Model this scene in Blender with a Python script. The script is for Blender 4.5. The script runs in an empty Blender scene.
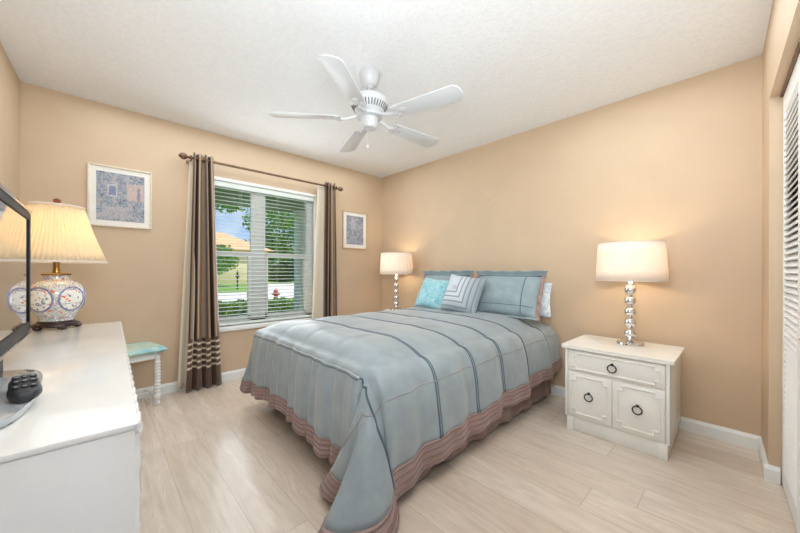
import bpy, bmesh, math, random
from mathutils import Vector, Matrix, noise
S = bpy.context.scene
COL = S.collection
PI = math.pi
rnd = random.Random(7)

# ------------------------------------------------------------------ camera
cd = bpy.data.cameras.new('camera'); cam = bpy.data.objects.new('camera', cd); COL.objects.link(cam)
cd.sensor_width = 36; cd.lens = 14.4; cd.shift_y = 0.006; cd.clip_start = .02
cam.location = (3.4925, -2.9525, 1.088); cam.rotation_euler = (Matrix.Rotation(math.radians(46.57), 4, 'Z') @ Matrix.Rotation(PI/2, 4, 'X') @ Matrix.Rotation(math.radians(.18), 4, 'Z')).to_euler()
S.camera = cam
# ------------------------------------------------------------------ view, sky, sun, large lights
S.view_settings.view_transform = 'Standard'; S.view_settings.look = 'None'
S.view_settings.gamma = 1; S.view_settings.exposure = 0.0; S.view_settings.use_curve_mapping = False
W = bpy.data.worlds.new('sky'); S.world = W; W.use_nodes = True
wn = W.node_tree.nodes; wl = W.node_tree.links
tc = wn.new('ShaderNodeTexCoord'); sp = wn.new('ShaderNodeSeparateXYZ'); wl.new(tc.outputs['Generated'], sp.inputs[0])
rp_ = wn.new('ShaderNodeValToRGB'); wl.new(sp.outputs[2], rp_.inputs[0]); e_ = rp_.color_ramp.elements
e_[0].position = 0; e_[0].color = (.62, .80, .98, 1); e_[1].position = .45; e_[1].color = (.13, .33, .85, 1); q_ = e_.new(.14); q_.color = (.34, .60, .98, 1)
cl = wn.new('ShaderNodeTexNoise'); cl.inputs['Scale'].default_value = 5; cl.inputs['Detail'].default_value = 5; wl.new(tc.outputs['Generated'], cl.inputs['Vector'])
cr = wn.new('ShaderNodeValToRGB'); wl.new(cl.outputs[0], cr.inputs[0]); cr.color_ramp.elements[0].position = .5; cr.color_ramp.elements[1].position = .68
mx_ = wn.new('ShaderNodeMix'); mx_.data_type = 'RGBA'; wl.new(cr.outputs[0], mx_.inputs[0]); wl.new(rp_.outputs[0], mx_.inputs[6]); mx_.inputs[7].default_value = (.95, .97, 1, 1)
wl.new(mx_.outputs[2], wn['Background'].inputs[0]); wn['Background'].inputs[1].default_value = 1.0
def light(name, kind, loc, rot, energy, color=(1, 1, 1), size=1, sy=None):
    d = bpy.data.lights.new(name, kind); o = bpy.data.objects.new(name, d); COL.objects.link(o)
    o.location = loc; o.rotation_euler = rot; d.energy = energy; d.color = color
    if kind == 'AREA':
        d.size = size
        if sy: d.shape = 'RECTANGLE'; d.size_y = sy
    elif kind == 'SUN': d.angle = size
    else: d.shadow_soft_size = size
    return o
sn = light('sun', 'SUN', (5, 8, 12), (0, 0, 0), 5.2, (1, .95, .86), .01)
sn.rotation_euler = Vector((-.27, -.58, -.77)).to_track_quat('-Z', 'Y').to_euler()
# fill light added at the entry opening behind the camera
light('entry_fill', 'AREA', (3.95, -2.9, 1.15), (0, math.radians(90), 0), 1.5, (.9, .96, 1), 1.9, .85)
# daylight off the sky through the window
light('window_daylight', 'AREA', (.03, -1.69, 1.25), (0, math.radians(-90), 0), 16, (.93, .97, 1), 1.35, 1.2)
# soft flash bounced from the entry corner
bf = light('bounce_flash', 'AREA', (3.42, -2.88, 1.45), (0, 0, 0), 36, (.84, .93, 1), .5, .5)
light('ceiling_fill', 'AREA', (.62, -1.75, 2.405), (0, 0, 0), 17, (.85, .935, 1), .9, 2.7)  # two soft fill areas added under the ceiling to even out the room
light('ceiling_fill', 'AREA', (3.0, -1.4, 2.405), (0, 0, 0), 19, (.85, .935, 1), .95, 2.2)
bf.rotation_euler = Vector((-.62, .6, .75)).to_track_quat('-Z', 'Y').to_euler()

# ------------------------------------------------------------------ materials
def lin(c):
    return tuple(((v/255)/12.92 if v/255 <= .04045 else (((v/255)+.055)/1.055)**2.4) for v in c) + (1,)
class N:
    def __init__(s, m): s.t = m.node_tree; s.n = s.t.nodes; s.l = s.t.links
    def add(s, typ, **k):
        n = s.n.new(typ)
        for a, v in k.items(): setattr(n, a, v)
        return n
    def link(s, a, b): s.l.new(a, b)
    def math(s, op, a, b=None, c=None):
        n = s.n.new('ShaderNodeMath'); n.operation = op
        for i, v in enumerate((a, b, c)):
            if v is None: continue
            if isinstance(v, (int, float)): n.inputs[i].default_value = v
            else: s.l.new(v, n.inputs[i])
        return n.outputs[0]
    def ramp(s, fac, stops, interp='LINEAR'):
        n = s.n.new('ShaderNodeValToRGB'); n.color_ramp.interpolation = interp
        e = n.color_ramp.elements
        while len(e) < len(stops): e.new(.5)
        for x, (p, c) in zip(e, stops): x.position = p; x.color = lin(c)
        s.l.new(fac, n.inputs[0]); return n.outputs[0]
    def mix(s, fac, a, b, blend='MIX'):
        n = s.n.new('ShaderNodeMix'); n.data_type = 'RGBA'; n.blend_type = blend
        for i, v in ((0, fac), (6, a), (7, b)):
            if isinstance(v, (int, float)): n.inputs[i].default_value = v
            elif isinstance(v, tuple): n.inputs[i].default_value = v if len(v) == 4 else lin(v)
            else: s.l.new(v, n.inputs[i])
        return n.outputs[2]
    def noise(s, vec, scale, detail=3, rough=.5, dist=0):
        n = s.n.new('ShaderNodeTexNoise'); n.inputs['Scale'].default_value = scale; n.inputs['Detail'].default_value = detail
        n.inputs['Roughness'].default_value = rough; n.inputs['Distortion'].default_value = dist
        if vec is not None: s.l.new(vec, n.inputs['Vector'])
        return n
    def mapping(s, vec, scale=(1, 1, 1), loc=(0, 0, 0), rot=(0, 0, 0)):
        n = s.n.new('ShaderNodeMapping'); n.inputs['Scale'].default_value = scale; n.inputs['Location'].default_value = loc; n.inputs['Rotation'].default_value = rot
        s.l.new(vec, n.inputs['Vector']); return n.outputs[0]
    def bump(s, h, strength, dist=.01):
        n = s.n.new('ShaderNodeBump'); n.inputs['Strength'].default_value = strength; n.inputs['Distance'].default_value = dist
        s.l.new(h, n.inputs['Height']); s.l.new(n.outputs[0], s.b.inputs['Normal'])
    def obj(s): return s.add('ShaderNodeTexCoord').outputs['Object']
    def uv(s): return s.add('ShaderNodeTexCoord').outputs['UV']
    def xyz(s, v):
        n = s.add('ShaderNodeSeparateXYZ'); s.link(v, n.inputs[0]); return n.outputs
def mat(name, color=(200, 200, 200), rough=.5, metal=0, spec=.5, sheen=0, coat=0):
    m = bpy.data.materials.new(name); m.use_nodes = True
    k = N(m); k.b = k.n['Principled BSDF']; b = k.b
    b.inputs['Base Color'].default_value = lin(color); b.inputs['Roughness'].default_value = rough
    b.inputs['Metallic'].default_value = metal; b.inputs['Specular IOR Level'].default_value = spec
    b.inputs['Sheen Weight'].default_value = sheen; b.inputs['Coat Weight'].default_value = coat
    m['k'] = 1
    return m, k
def varied(name, color, rough=.5, amt=.06, scale=30, bump=0, bscale=200, **kw):
    m, k = mat(name, color, rough, **kw)
    v = k.obj(); n = k.noise(v, scale, 3)
    lo = tuple(max(0, c*(1-amt)) for c in color); hi = tuple(min(255, c*(1+amt)) for c in color)
    k.link(k.ramp(n.outputs[0], [(.3, lo), (.7, hi)]), k.b.inputs['Base Color'])
    if bump: k.bump(k.noise(v, bscale, 2).outputs[0], bump, .004)
    return m
M = {}
M['wall'] = varied('tan_paint', (207, 182, 153), .6, .012, 4, .12, 160)
m, k = mat('textured_ceiling', (230, 229, 228), .9)
v = k.obj(); n1 = k.noise(v, 42, 4, .65); n2 = k.noise(v, 110, 2)
k.link(k.ramp(n1.outputs[0], [(.35, (236, 237, 238)), (.65, (242, 243, 244))]), k.b.inputs['Base Color'])
k.bump(k.math('ADD', n1.outputs[0], k.math('MULTIPLY', n2.outputs[0], .5)), .3, .012); M['ceiling'] = m
# plank floor: planks run along x
m, k = mat('whitewashed_oak_planks', (205, 190, 175), .33, coat=.15)
v = k.obj(); X, Y, Z = k.xyz(v)
PW, PL = .19, 1.3
row = k.math('FLOOR', k.math('DIVIDE', Y, PW)); fy = k.math('FRACT', k.math('DIVIDE', Y, PW))
off = k.math('FRACT', k.math('MULTIPLY', k.math('SINE', k.math('MULTIPLY', row, 12.9898)), 437.58))
xs = k.math('ADD', k.math('DIVIDE', X, PL), off); colx = k.math('FLOOR', xs); fx = k.math('FRACT', xs)
cv = k.add('ShaderNodeCombineXYZ'); k.link(row, cv.inputs[0]); k.link(colx, cv.inputs[1])
wn_ = k.add('ShaderNodeTexWhiteNoise'); wn_.noise_dimensions = '3D'; k.link(cv.outputs[0], wn_.inputs['Vector']); rv = wn_.outputs['Value']
gv = k.add('ShaderNodeCombineXYZ'); k.link(k.math('ADD', k.math('MULTIPLY', X, 1.6), k.math('MULTIPLY', rv, 37)), gv.inputs[0]); k.link(k.math('MULTIPLY', Y, 17), gv.inputs[1]); k.link(k.math('MULTIPLY', rv, 9), gv.inputs[2])
gr = k.noise(gv.outputs[0], 1.6, 5, .6, 1.2)
gv2 = k.add('ShaderNodeCombineXYZ'); k.link(k.math('ADD', k.math('MULTIPLY', X, 1.2), k.math('MULTIPLY', rv, 11)), gv2.inputs[0]); k.link(k.math('MULTIPLY', Y, 6), gv2.inputs[1]); k.link(rv, gv2.inputs[2])
wv = k.add('ShaderNodeTexNoise'); wv.inputs['Scale'].default_value = 1.1; wv.inputs['Detail'].default_value = 1; k.link(gv2.outputs[0], wv.inputs['Vector'])
rings = k.math('ABSOLUTE', k.math('SUBTRACT', k.math('FRACT', k.math('MULTIPLY', wv.outputs[0], 9)), .5))
base = k.ramp(rv, [(0, (214, 197, 179)), (.5, (223, 208, 192)), (1, (230, 217, 203))])
c1 = k.mix(k.math('MULTIPLY', k.math('SUBTRACT', 1, k.math('MULTIPLY', rings, 2)), .20), base, (176, 155, 136))
c2 = k.mix(k.math('MULTIPLY', k.ramp(gr.outputs[0], [(.40, (0, 0, 0)), (.66, (255, 255, 255))]), .34), c1, (166, 146, 127))
ey = k.math('LESS_THAN', k.math('MINIMUM', fy, k.math('SUBTRACT', 1, fy)), .008)
ex = k.math('LESS_THAN', k.math('MINIMUM', fx, k.math('SUBTRACT', 1, fx)), .0014)
seam = k.math('MAXIMUM', ey, ex)
k.link(k.mix(k.math('MULTIPLY', seam, .45), c2, (130, 112, 96)), k.b.inputs['Base Color'])
k.link(k.math('ADD', .21, k.math('MULTIPLY', gr.outputs[0], .16)), k.b.inputs['Roughness'])
k.bump(k.math('SUBTRACT', k.math('MULTIPLY', gr.outputs[0], .3), seam), .12, .003); M['floor'] = m
M['white_trim'] = varied('white_trim_paint', (236, 236, 233), .4, .01, 10)
M['white_lacquer'] = varied('white_lacquer', (229, 227, 222), .22, .012, 8, coat=.3)
M['ivory_lacquer'] = varied('ivory_lacquer', (236, 233, 226), .32, .015, 8, coat=.2)
M['louver_white'] = varied('louver_white', (238, 238, 236), .45, .01, 10)
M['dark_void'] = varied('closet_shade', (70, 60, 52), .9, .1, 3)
M['bronze'] = varied('aged_bronze', (124, 100, 82), .35, .15, 40, metal=.9)
M['black_iron'] = varied('dark_pewter', (52, 48, 46), .35, .15, 60, metal=.8)
M['brass'] = varied('worn_brass', (150, 116, 66), .3, .12, 60, metal=1)
m, k = mat('chrome', (225, 225, 225), .06, 1); M['chrome'] = m
M['fan_white'] = varied('fan_white', (206, 207, 208), .35, .01, 10)
M['fan_dark'] = varied('fan_vent_grey', (120, 120, 122), .6, .05, 10)
M['fan_blade'] = varied('blade_white', (212, 213, 214), .3, .01, 6)
# fabrics
def fabric(name, c, rough=.55, sheen=.25, amt=.05, scale=14, wv=900, bump=.15, sp=.3):
    m, k = mat(name, c, rough, sheen=sheen, spec=sp)
    v = k.obj(); n = k.noise(v, scale, 4, .6)
    lo = tuple(x*(1-amt) for x in c); hi = tuple(min(255, x*(1+amt)) for x in c)
    k.link(k.ramp(n.outputs[0], [(.3, lo), (.7, hi)]), k.b.inputs['Base Color'])
    k.bump(k.math('ADD', k.noise(v, wv, 1).outputs[0], k.math('MULTIPLY', n.outputs[0], 2)), bump, .004)
    return m
M['comforter'] = fabric('blue_grey_satin', (143, 152, 155), .40, .3, .05, 9, 26, .35)
M['mauve'] = fabric('mauve_satin', (156, 130, 122), .45, .3, .06, 18)
M['skirt'] = fabric('dusty_mauve_cotton', (150, 124, 115), .7, .2, .06, 12)
M['cord_dark'] = fabric('slate_cord', (84, 98, 108), .55, .1)
M['cord_light'] = fabric('pale_cord', (170, 176, 174), .55, .1)
M['cord_rose'] = fabric('rose_stitching', (150, 147, 143), .55, .1)
M['tuck'] = fabric('deep_mauve_cord', (134, 108, 102), .55, .1)
M['mattress'] = fabric('white_ticking', (222, 220, 214), .8, .1)
M['sham'] = fabric('blue_grey_sham', (144, 161, 166), .45, .3, .05, 12)
m, k = mat('turquoise_brocade', (150, 205, 214), .4, sheen=.3)
v = k.obj(); vo = k.add('ShaderNodeTexVoronoi'); vo.inputs['Scale'].default_value = 26; k.link(v, vo.inputs['Vector'])
nn = k.noise(v, 22, 4, .7, 1.5)
k.link(k.ramp(nn.outputs[0], [(.38, (110, 180, 194)), (.5, (146, 198, 206)), (.62, (176, 212, 216))]), k.b.inputs['Base Color']); k.bump(nn.outputs[0], .25, .004); M['turquoise'] = m
m, k = mat('pleated_stripes', (180, 195, 202), .45, sheen=.25)
X, Y, Z = k.xyz(k.obj())
mm = k.math('MAXIMUM', k.math('ADD', X, .09), k.math('MULTIPLY', k.math('SUBTRACT', Z, .23), -1))
fr = k.math('FRACT', k.math('MULTIPLY', mm, 22)); ln = k.math('LESS_THAN', fr, .30)
band = k.ramp(mm, [(.0, (196, 208, 216)), (.10, (200, 206, 210)), (.19, (158, 170, 176)), (.30, (140, 152, 158))])
inside = k.math('GREATER_THAN', mm, .035)
spot = k.math('LESS_THAN', k.math('MAXIMUM', k.math('ABSOLUTE', k.math('ADD', X, .07)), k.math('ABSOLUTE', k.math('SUBTRACT', Z, .225))), .022)
cc = k.mix(k.math('MULTIPLY', k.math('MULTIPLY', ln, inside), .8), band, (108, 122, 132))
k.link(k.mix(k.math('MULTIPLY', spot, .6), cc, (180, 150, 160)), k.b.inputs['Base Color'])
k.bump(fr, .3, .006); M['stripes'] = m
m, k = mat('white_blue_print', (225, 230, 232), .7)
nn = k.noise(k.obj(), 18, 3, .6, 2)
k.link(k.ramp(nn.outputs[0], [(.44, (232, 236, 238)), (.52, (176, 198, 212)), (.58, (232, 236, 238))]), k.b.inputs['Base Color']); M['print_pillow'] = m
# curtain: v = height in metres, u = width in metres along the cloth
m, k = mat('striped_taffeta', (140, 115, 90), .42, sheen=.3)
U, V, _ = k.xyz(k.uv())
fu = k.math('FRACT', k.math('DIVIDE', U, .118))
st = k.ramp(fu, [(0, (110, 82, 59)), (.10, (58, 39, 28)), (.34, (50, 34, 24)), (.42, (120, 92, 67)), (.5, (178, 148, 117)), (.82, (190, 161, 130)), (.9, (134, 105, 79)), (1, (110, 82, 59))])
low = k.ramp(k.noise(k.mapping(k.uv(), (60, 3, 1)), 3, 2).outputs[0], [(.3, (66, 45, 30)), (.7, (100, 72, 48))])
c = k.mix(k.math('LESS_THAN', V, .47), st, low)
bf = k.math('FRACT', k.math('DIVIDE', k.math('SUBTRACT', V, .2), .054))
bd = k.math('MULTIPLY', k.math('LESS_THAN', bf, .36), k.math('MULTIPLY', k.math('GREATER_THAN', V, .2), k.math('LESS_THAN', V, .46)))
k.link(k.mix(bd, c, (216, 198, 172)), k.b.inputs['Base Color']); M['curtain'] = m
def translucent(name, c, fac, c2=None, ruf=.8):
    m, k = mat(name, c, ruf, spec=.2)
    t = k.add('ShaderNodeBsdfTranslucent'); t.inputs[0].default_value = lin(c2 or c)
    mx = k.add('ShaderNodeMixShader'); mx.inputs[0].default_value = fac
    k.link(k.b.outputs[0], mx.inputs[1]); k.link(t.outputs[0], mx.inputs[2]); k.link(mx.outputs[0], k.n['Material Output'].inputs[0])
    return m, k
M['lining'] = translucent('curtain_lining', (242, 230, 208), .2)[0]
M['shade_white'] = translucent('white_linen_shade', (246, 240, 234), .36, (255, 242, 228))[0]
m, k = translucent('cream_pleated_silk', (240, 230, 206), .45, (255, 236, 200)); M['shade_pleat'] = m
M['slat'] = varied('blind_white', (228, 236, 230), .5, .01, 5)
m, k = mat('bulb_glow', (255, 240, 215)); k.b.inputs['Emission Color'].default_value = (1, .75, .45, 1); k.b.inputs['Emission Strength'].default_value = 8; M['bulb'] = m
# painted porcelain
m, k = mat('painted_porcelain', (238, 230, 214), .15, coat=.5)
v = k.obj(); a = k.noise(v, 34, 4, .6, 1.2); b_ = k.noise(k.mapping(v, loc=(4, 2, 7)), 24, 3, .5, 1)
c = k.ramp(a.outputs[0], [(.40, (240, 232, 216)), (.47, (120, 132, 170)), (.52, (238, 228, 210)), (.60, (150, 176, 168)), (.64, (240, 232, 216))])
c = k.mix(k.ramp(b_.outputs[0], [(.62, (0, 0, 0)), (.65, (255, 255, 255))]), c, (226, 120, 66)); k.link(c, k.b.inputs['Base Color']); M['porcelain'] = m
m, k = mat('painted_medallion', (244, 240, 232), .15, coat=.5)
v = k.obj(); a = k.noise(v, 42, 3, .5, .8); b_ = k.noise(k.mapping(v, loc=(1, 5, 2)), 36, 3, .5, .6)
c = k.ramp(a.outputs[0], [(.34, (110, 150, 140)), (.40, (244, 240, 232)), (.6, (244, 240, 232)), (.66, (96, 110, 160))])
c = k.mix(k.ramp(b_.outputs[0], [(.60, (0, 0, 0)), (.63, (255, 255, 255))]), c, (230, 112, 62)); k.link(c, k.b.inputs['Base Color']); M['medallion'] = m
M['medallion_rim'] = varied('violet_blue_glaze', (132, 130, 168), .2, .15, 90, coat=.5)
M['dark_wood'] = varied('carved_dark_wood', (54, 36, 30), .4, .2, 40)
M['red_wood'] = varied('red_brown_knob', (110, 52, 38), .3, .15, 60)
M['tv_black'] = varied('satin_black', (12, 12, 14), .45, .1, 10, spec=.15)
m, k = mat('dark_screen', (18, 19, 21), .06, spec=.9, coat=1); M['screen'] = m
M['smoke_glass'] = varied('pale_grey_glass', (186, 192, 196), .08, .02, 5, coat=.8)
M['bezel_silver'] = varied('clear_grey_bezel', (120, 116, 110), .15, .05, 8, coat=.6)
M['remote'] = varied('charcoal_plastic', (44, 46, 48), .4, .06, 30)
M['button'] = varied('grey_rubber', (22, 22, 24), .6, .06, 60)
M['button_hi'] = varied('pale_marking', (150, 152, 154), .6, .06, 60)
m, k = mat('watercolour_cotton', (160, 200, 200), .7, sheen=.2)
nn = k.noise(k.obj(), 7, 3, .5, 1)
k.link(k.ramp(nn.outputs[0], [(.3, (120, 176, 186)), (.45, (170, 208, 206)), (.55, (204, 220, 190)), (.7, (130, 190, 200))]), k.b.inputs['Base Color']); M['cushion'] = m
# pictures
def art(name, warm, house):
    m, k = mat(name, (150, 150, 160), .5)
    uv = k.uv(); w = k.noise(uv, 22, 3, .6)
    off_ = k.add('ShaderNodeVectorMath', operation='MULTIPLY_ADD'); k.link(w.outputs[1], off_.inputs[0]); off_.inputs[1].default_value = (.10, .10, 0); k.link(uv, off_.inputs[2])
    U, V, _ = k.xyz(off_.outputs[0])
    n1 = k.noise(uv, 15, 4, .8, 1.5); n2 = k.noise(k.mapping(uv, loc=(3, 1, 0)), 7, 3, .6)
    dab = k.ramp(n1.outputs[0], [(.34, (40, 48, 84)), (.44, (92, 104, 138)), (.50, (196, 202, 208)), (.55, (120, 136, 134)), (.64, (58, 68, 104))])
    c = k.mix(k.math('MULTIPLY', k.ramp(n2.outputs[0], [(.48, (0, 0, 0)), (.62, (255, 255, 255))]), .65), dab, warm)
    def rect(u0, u1, v0, v1):
        return k.math('MULTIPLY', k.math('MULTIPLY', k.math('GREATER_THAN', U, u0+.05), k.math('LESS_THAN', U, u1+.05)), k.math('MULTIPLY', k.math('GREATER_THAN', V, v0+.05), k.math('LESS_THAN', V, v1+.05)))
    for (r, col, f) in house: c = k.mix(k.math('MULTIPLY', rect(*r), f), c, col)
    c = k.mix(.25, c, dab)
    k.link(c, k.b.inputs['Base Color']); return m
M['art_garden'] = art('garden_print', (206, 184, 180), [((.62, .98, .45, .82), (224, 190, 172), .7), ((.22, .42, .50, .76), (226, 222, 220), .6), ((.25, .39, .53, .72), (92, 104, 150), .8), ((.84, .9, .45, .75), (110, 116, 150), .8), ((.1, .75, .05, .3), (200, 188, 184), .5)])
M['art_street'] = art('courtyard_print', (206, 196, 206), [((.25, .55, .55, .9), (216, 206, 214), .5), ((.2, .8, .06, .2), (170, 172, 196), .5)])
M['mat_board'] = varied('ivory_mat_board', (236, 232, 224), .8, .01, 20)
M['frame_gold'] = varied('pale_gilt_frame', (206, 184, 150), .4, .08, 50)
M['frame_pale'] = varied('pale_wood_frame', (222, 210, 190), .5, .05, 50)
m, k = mat('window_glass', (255, 255, 255))
tr = k.add('ShaderNodeBsdfTransparent'); gl = k.add('ShaderNodeBsdfGlossy'); gl.inputs['Roughness'].default_value = .02
fr = k.add('ShaderNodeFresnel'); fr.inputs[0].default_value = 1.3; mx = k.add('ShaderNodeMixShader')
k.link(fr.outputs[0], mx.inputs[0]); k.link(tr.outputs[0], mx.inputs[1]); k.link(gl.outputs[0], mx.inputs[2]); k.link(mx.outputs[0], k.n['Material Output'].inputs[0]); M['glass'] = m
# outdoors
m, k = mat('lawn_grass', (96, 140, 52), .9)
k.link(k.ramp(k.noise(k.obj(), 3, 6, .7).outputs[0], [(.3, (84, 130, 44)), (.7, (136, 176, 72))]), k.b.inputs['Base Color']); M['grass'] = m
def leafmat(name, lo, hi):
    m, k = mat(name, lo, .6); k.link(k.ramp(k.noise(k.obj(), 6, 4, .7).outputs[0], [(.3, lo), (.7, hi)]), k.b.inputs['Base Color']); return m
M['hedge'] = leafmat('hedge_leaves', (100, 150, 52), (192, 220, 104))
M['leaf'] = leafmat('tree_leaves', (70, 124, 42), (150, 196, 84))
M['leaf_dark'] = leafmat('dark_tree_leaves', (34, 70, 34), (80, 120, 60))
M['bark'] = varied('bark', (104, 86, 66), .9, .2, 12)
M['concrete'] = varied('pale_concrete', (222, 216, 206), .9, .04, 2)
M['stucco'] = varied('cream_stucco', (238, 212, 146), .9, .03, 2)
m, k = mat('terracotta_tiles', (222, 150, 92), .8)
X, Y, Z = k.xyz(k.obj()); fw = k.math('FRACT', k.math('MULTIPLY', Z, 3.2))
k.link(k.ramp(fw, [(0, (196, 136, 92)), (.25, (232, 176, 124)), (1, (242, 196, 146))]), k.b.inputs['Base Color']); M['terracotta'] = m
M['soffit'] = varied('soffit_paint', (150, 160, 146), .8, .05, 6)
M['column'] = varied('column_paint', (214, 222, 208), .8, .03, 6)
M['garage'] = varied('garage_door_cream', (238, 218, 164), .7, .02, 3)
M['hydrant'] = varied('hydrant_red', (196, 60, 40), .5, .08, 20)
M['iron'] = varied('black_post', (30, 34, 36), .5, .1, 20)
M['window_dark'] = varied('dark_pane', (60, 74, 82), .15, .1, 6)

# ------------------------------------------------------------------ mesh helpers
class MB:
    def __init__(s): s.bm = bmesh.new(); s.uv = None
    def _xf(s, vs, mtx):
        if mtx is not None: bmesh.ops.transform(s.bm, matrix=mtx, verts=vs)
    def box(s, lo, hi, bevel=0, seg=2, mtx=None):
        lo = Vector(lo); hi = Vector(hi); c = (lo+hi)/2; d = hi-lo
        r = bmesh.ops.create_cube(s.bm, size=1, matrix=Matrix.Translation(c) @ Matrix.Diagonal((d.x, d.y, d.z, 1)))
        vs = r['verts']
        if bevel:
            es = list({e for v in vs for e in v.link_edges})
            q = bmesh.ops.bevel(s.bm, geom=es, offset=min(bevel, min(d)*.49), segments=seg, affect='EDGES', profile=.5)
            vs = list({v for f in q['faces'] for v in f.verts} | {v for v in vs if v.is_valid})
        s._xf(vs, mtx); return s
    def prism(s, pts, z0, z1, bevel=0, mtx=None):
        a = [s.bm.verts.new((x, y, z0)) for x, y in pts]; b = [s.bm.verts.new((x, y, z1)) for x, y in pts]
        n = len(pts); fs = [s.bm.faces.new(a[::-1]), s.bm.faces.new(b)]
        for i in range(n): fs.append(s.bm.faces.new((a[i], a[(i+1) % n], b[(i+1) % n], b[i])))
        vs = a+b
        if bevel:
            es = [e for e in fs[0].edges]+[e for e in fs[1].edges]
            q = bmesh.ops.bevel(s.bm, geom=es, offset=bevel, segments=2, affect='EDGES', profile=.5)
            vs = list({v for f in q['faces'] for v in f.verts} | {v for v in vs if v.is_valid})
        s._xf(vs, mtx); return s
    def lathe(s, prof, c=(0, 0, 0), seg=32, mtx=None, rf=None):
        rows = []; vs = []
        for r, z in prof:
            row = []
            for i in range(seg):
                a = 2*PI*i/seg; q = max(r, 1e-4)*(rf(a, z) if rf else 1)
                row.append(s.bm.verts.new((c[0]+q*math.cos(a), c[1]+q*math.sin(a), c[2]+z)))
            rows.append(row); vs += row
        for j in range(len(rows)-1):
            for i in range(seg):
                s.bm.faces.new((rows[j][i], rows[j][(i+1) % seg], rows[j+1][(i+1) % seg], rows[j+1][i]))
        if prof[0][0] > 1e-4 and prof[0] != prof[-1]: s.bm.faces.new(rows[0][::-1])
        if prof[-1][0] > 1e-4 and prof[0] != prof[-1]: s.bm.faces.new(rows[-1])
        s._xf(vs, mtx); return s
    def tube(s, path, r, seg=10, closed=False, caps=True):
        P = [Vector(p) for p in path]; n = len(P); R = r if isinstance(r, (list, tuple)) else [r]*n
        rows = []; up = None
        for i in range(n):
            t = (P[(i+1) % n]-P[i-1]) if closed else (P[min(i+1, n-1)]-P[max(i-1, 0)])
            if t.length < 1e-9: t = Vector((0, 0, 1))
            t.normalize()
            if up is None: up = Vector((0, 0, 1)) if abs(t.z) < .9 else Vector((1, 0, 0))
            a = t.cross(up)
            if a.length < 1e-6: a = t.orthogonal()
            a.normalize(); b = a.cross(t).normalized(); up = b
            rows.append([s.bm.verts.new(P[i]+R[i]*(math.cos(2*PI*k/seg)*a+math.sin(2*PI*k/seg)*b)) for k in range(seg)])
        for j in range(n if closed else n-1):
            A = rows[j]; B = rows[(j+1) % n]
            for k in range(seg): s.bm.faces.new((A[k], A[(k+1) % seg], B[(k+1) % seg], B[k]))
        if caps and not closed: s.bm.faces.new(rows[0][::-1]); s.bm.faces.new(rows[-1])
        return s
    def ball(s, c, r, seg=20, sc=(1, 1, 1)):
        bmesh.ops.create_uvsphere(s.bm, u_segments=seg, v_segments=max(8, seg//2), radius=r, matrix=Matrix.Translation(c) @ Matrix.Diagonal((sc[0], sc[1], sc[2], 1)))
        return s
    def torus(s, c, R, r, normal='y', seg=28, rs=10):
        pts = []
        for i in range(seg):
            a = 2*PI*i/seg; u, w = R*math.cos(a), R*math.sin(a)
            pts.append({'y': (c[0]+u, c[1], c[2]+w), 'x': (c[0], c[1]+u, c[2]+w), 'z': (c[0]+u, c[1]+w, c[2])}[normal])
        return s.tube(pts, r, rs, closed=True)
    def grid(s, fn, nu, nv, uvfn=None, keep=None):
        if uvfn and s.uv is None: s.uv = s.bm.loops.layers.uv.new('UVMap')
        V = {}
        def vert(i, j):
            if (i, j) not in V: V[(i, j)] = s.bm.verts.new(fn(i/nu, j/nv))
            return V[(i, j)]
        for i in range(nu):
            for j in range(nv):
                if keep and not keep((i+.5)/nu, (j+.5)/nv): continue
                ids = [(i, j), (i+1, j), (i+1, j+1), (i, j+1)]
                f = s.bm.faces.new([vert(*q) for q in ids])
                if uvfn:
                    for lp, q in zip(f.loops, ids): lp[s.uv].uv = uvfn(q[0]/nu, q[1]/nv)
        return s
    def build(s, name, m, parent=None, smooth=True, angle=35, loc=None, rot=None, solid=0, normals=True):
        if normals: bmesh.ops.recalc_face_normals(s.bm, faces=s.bm.faces)
        me = bpy.data.meshes.new(name); s.bm.to_mesh(me); s.bm.free()
        o = bpy.data.objects.new(name, me); COL.objects.link(o)
        me.materials.append(M[m] if isinstance(m, str) else m)
        if smooth:
            for p in me.polygons: p.use_smooth = True
            me.set_sharp_from_angle(angle=math.radians(angle))
        if parent: o.parent = parent
        if loc: o.location = loc
        if rot: o.rotation_euler = rot
        if solid:
            q = o.modifiers.new('thickness', 'SOLIDIFY'); q.thickness = solid; q.offset = 0
        return o
def struct(o):
    o['kind'] = 'structure'; return o
def tag(o, label, cat, group=None):
    o['label'] = label; o['category'] = cat
    if group: o['group'] = group
    return o
def thing(name, label, cat, loc=(0, 0, 0), rz=0, group=None):
    o = bpy.data.objects.new(name, None); COL.objects.link(o); o.empty_display_size = .05
    o.location = loc; o.rotation_euler = (0, 0, rz)
    return tag(o, label, cat, group)
def dup(root, loc, rz, label, group=None):
    r = root.copy(); COL.objects.link(r); r.location = loc; r.rotation_euler = (0, 0, rz); r['label'] = label
    if group: r['group'] = group
    for ch in list(root.children):
        c = ch.copy(); COL.objects.link(c); c.parent = r
        for g in list(ch.children):
            d = g.copy(); COL.objects.link(d); d.parent = c
    return r
def lerp(a, b, t): return a+(b-a)*t
def interp(x, pts):
    if x <= pts[0][0]: return pts[0][1]
    for (a, va), (b, vb) in zip(pts, pts[1:]):
        if x <= b: return lerp(va, vb, (x-a)/(b-a))
    return pts[-1][1]
def RX(a): return Matrix.Rotation(a, 4, 'X')
def RY(a): return Matrix.Rotation(a, 4, 'Y')
def RZ(a): return Matrix.Rotation(a, 4, 'Z')
def TR(*v): return Matrix.Translation(v)

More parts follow.
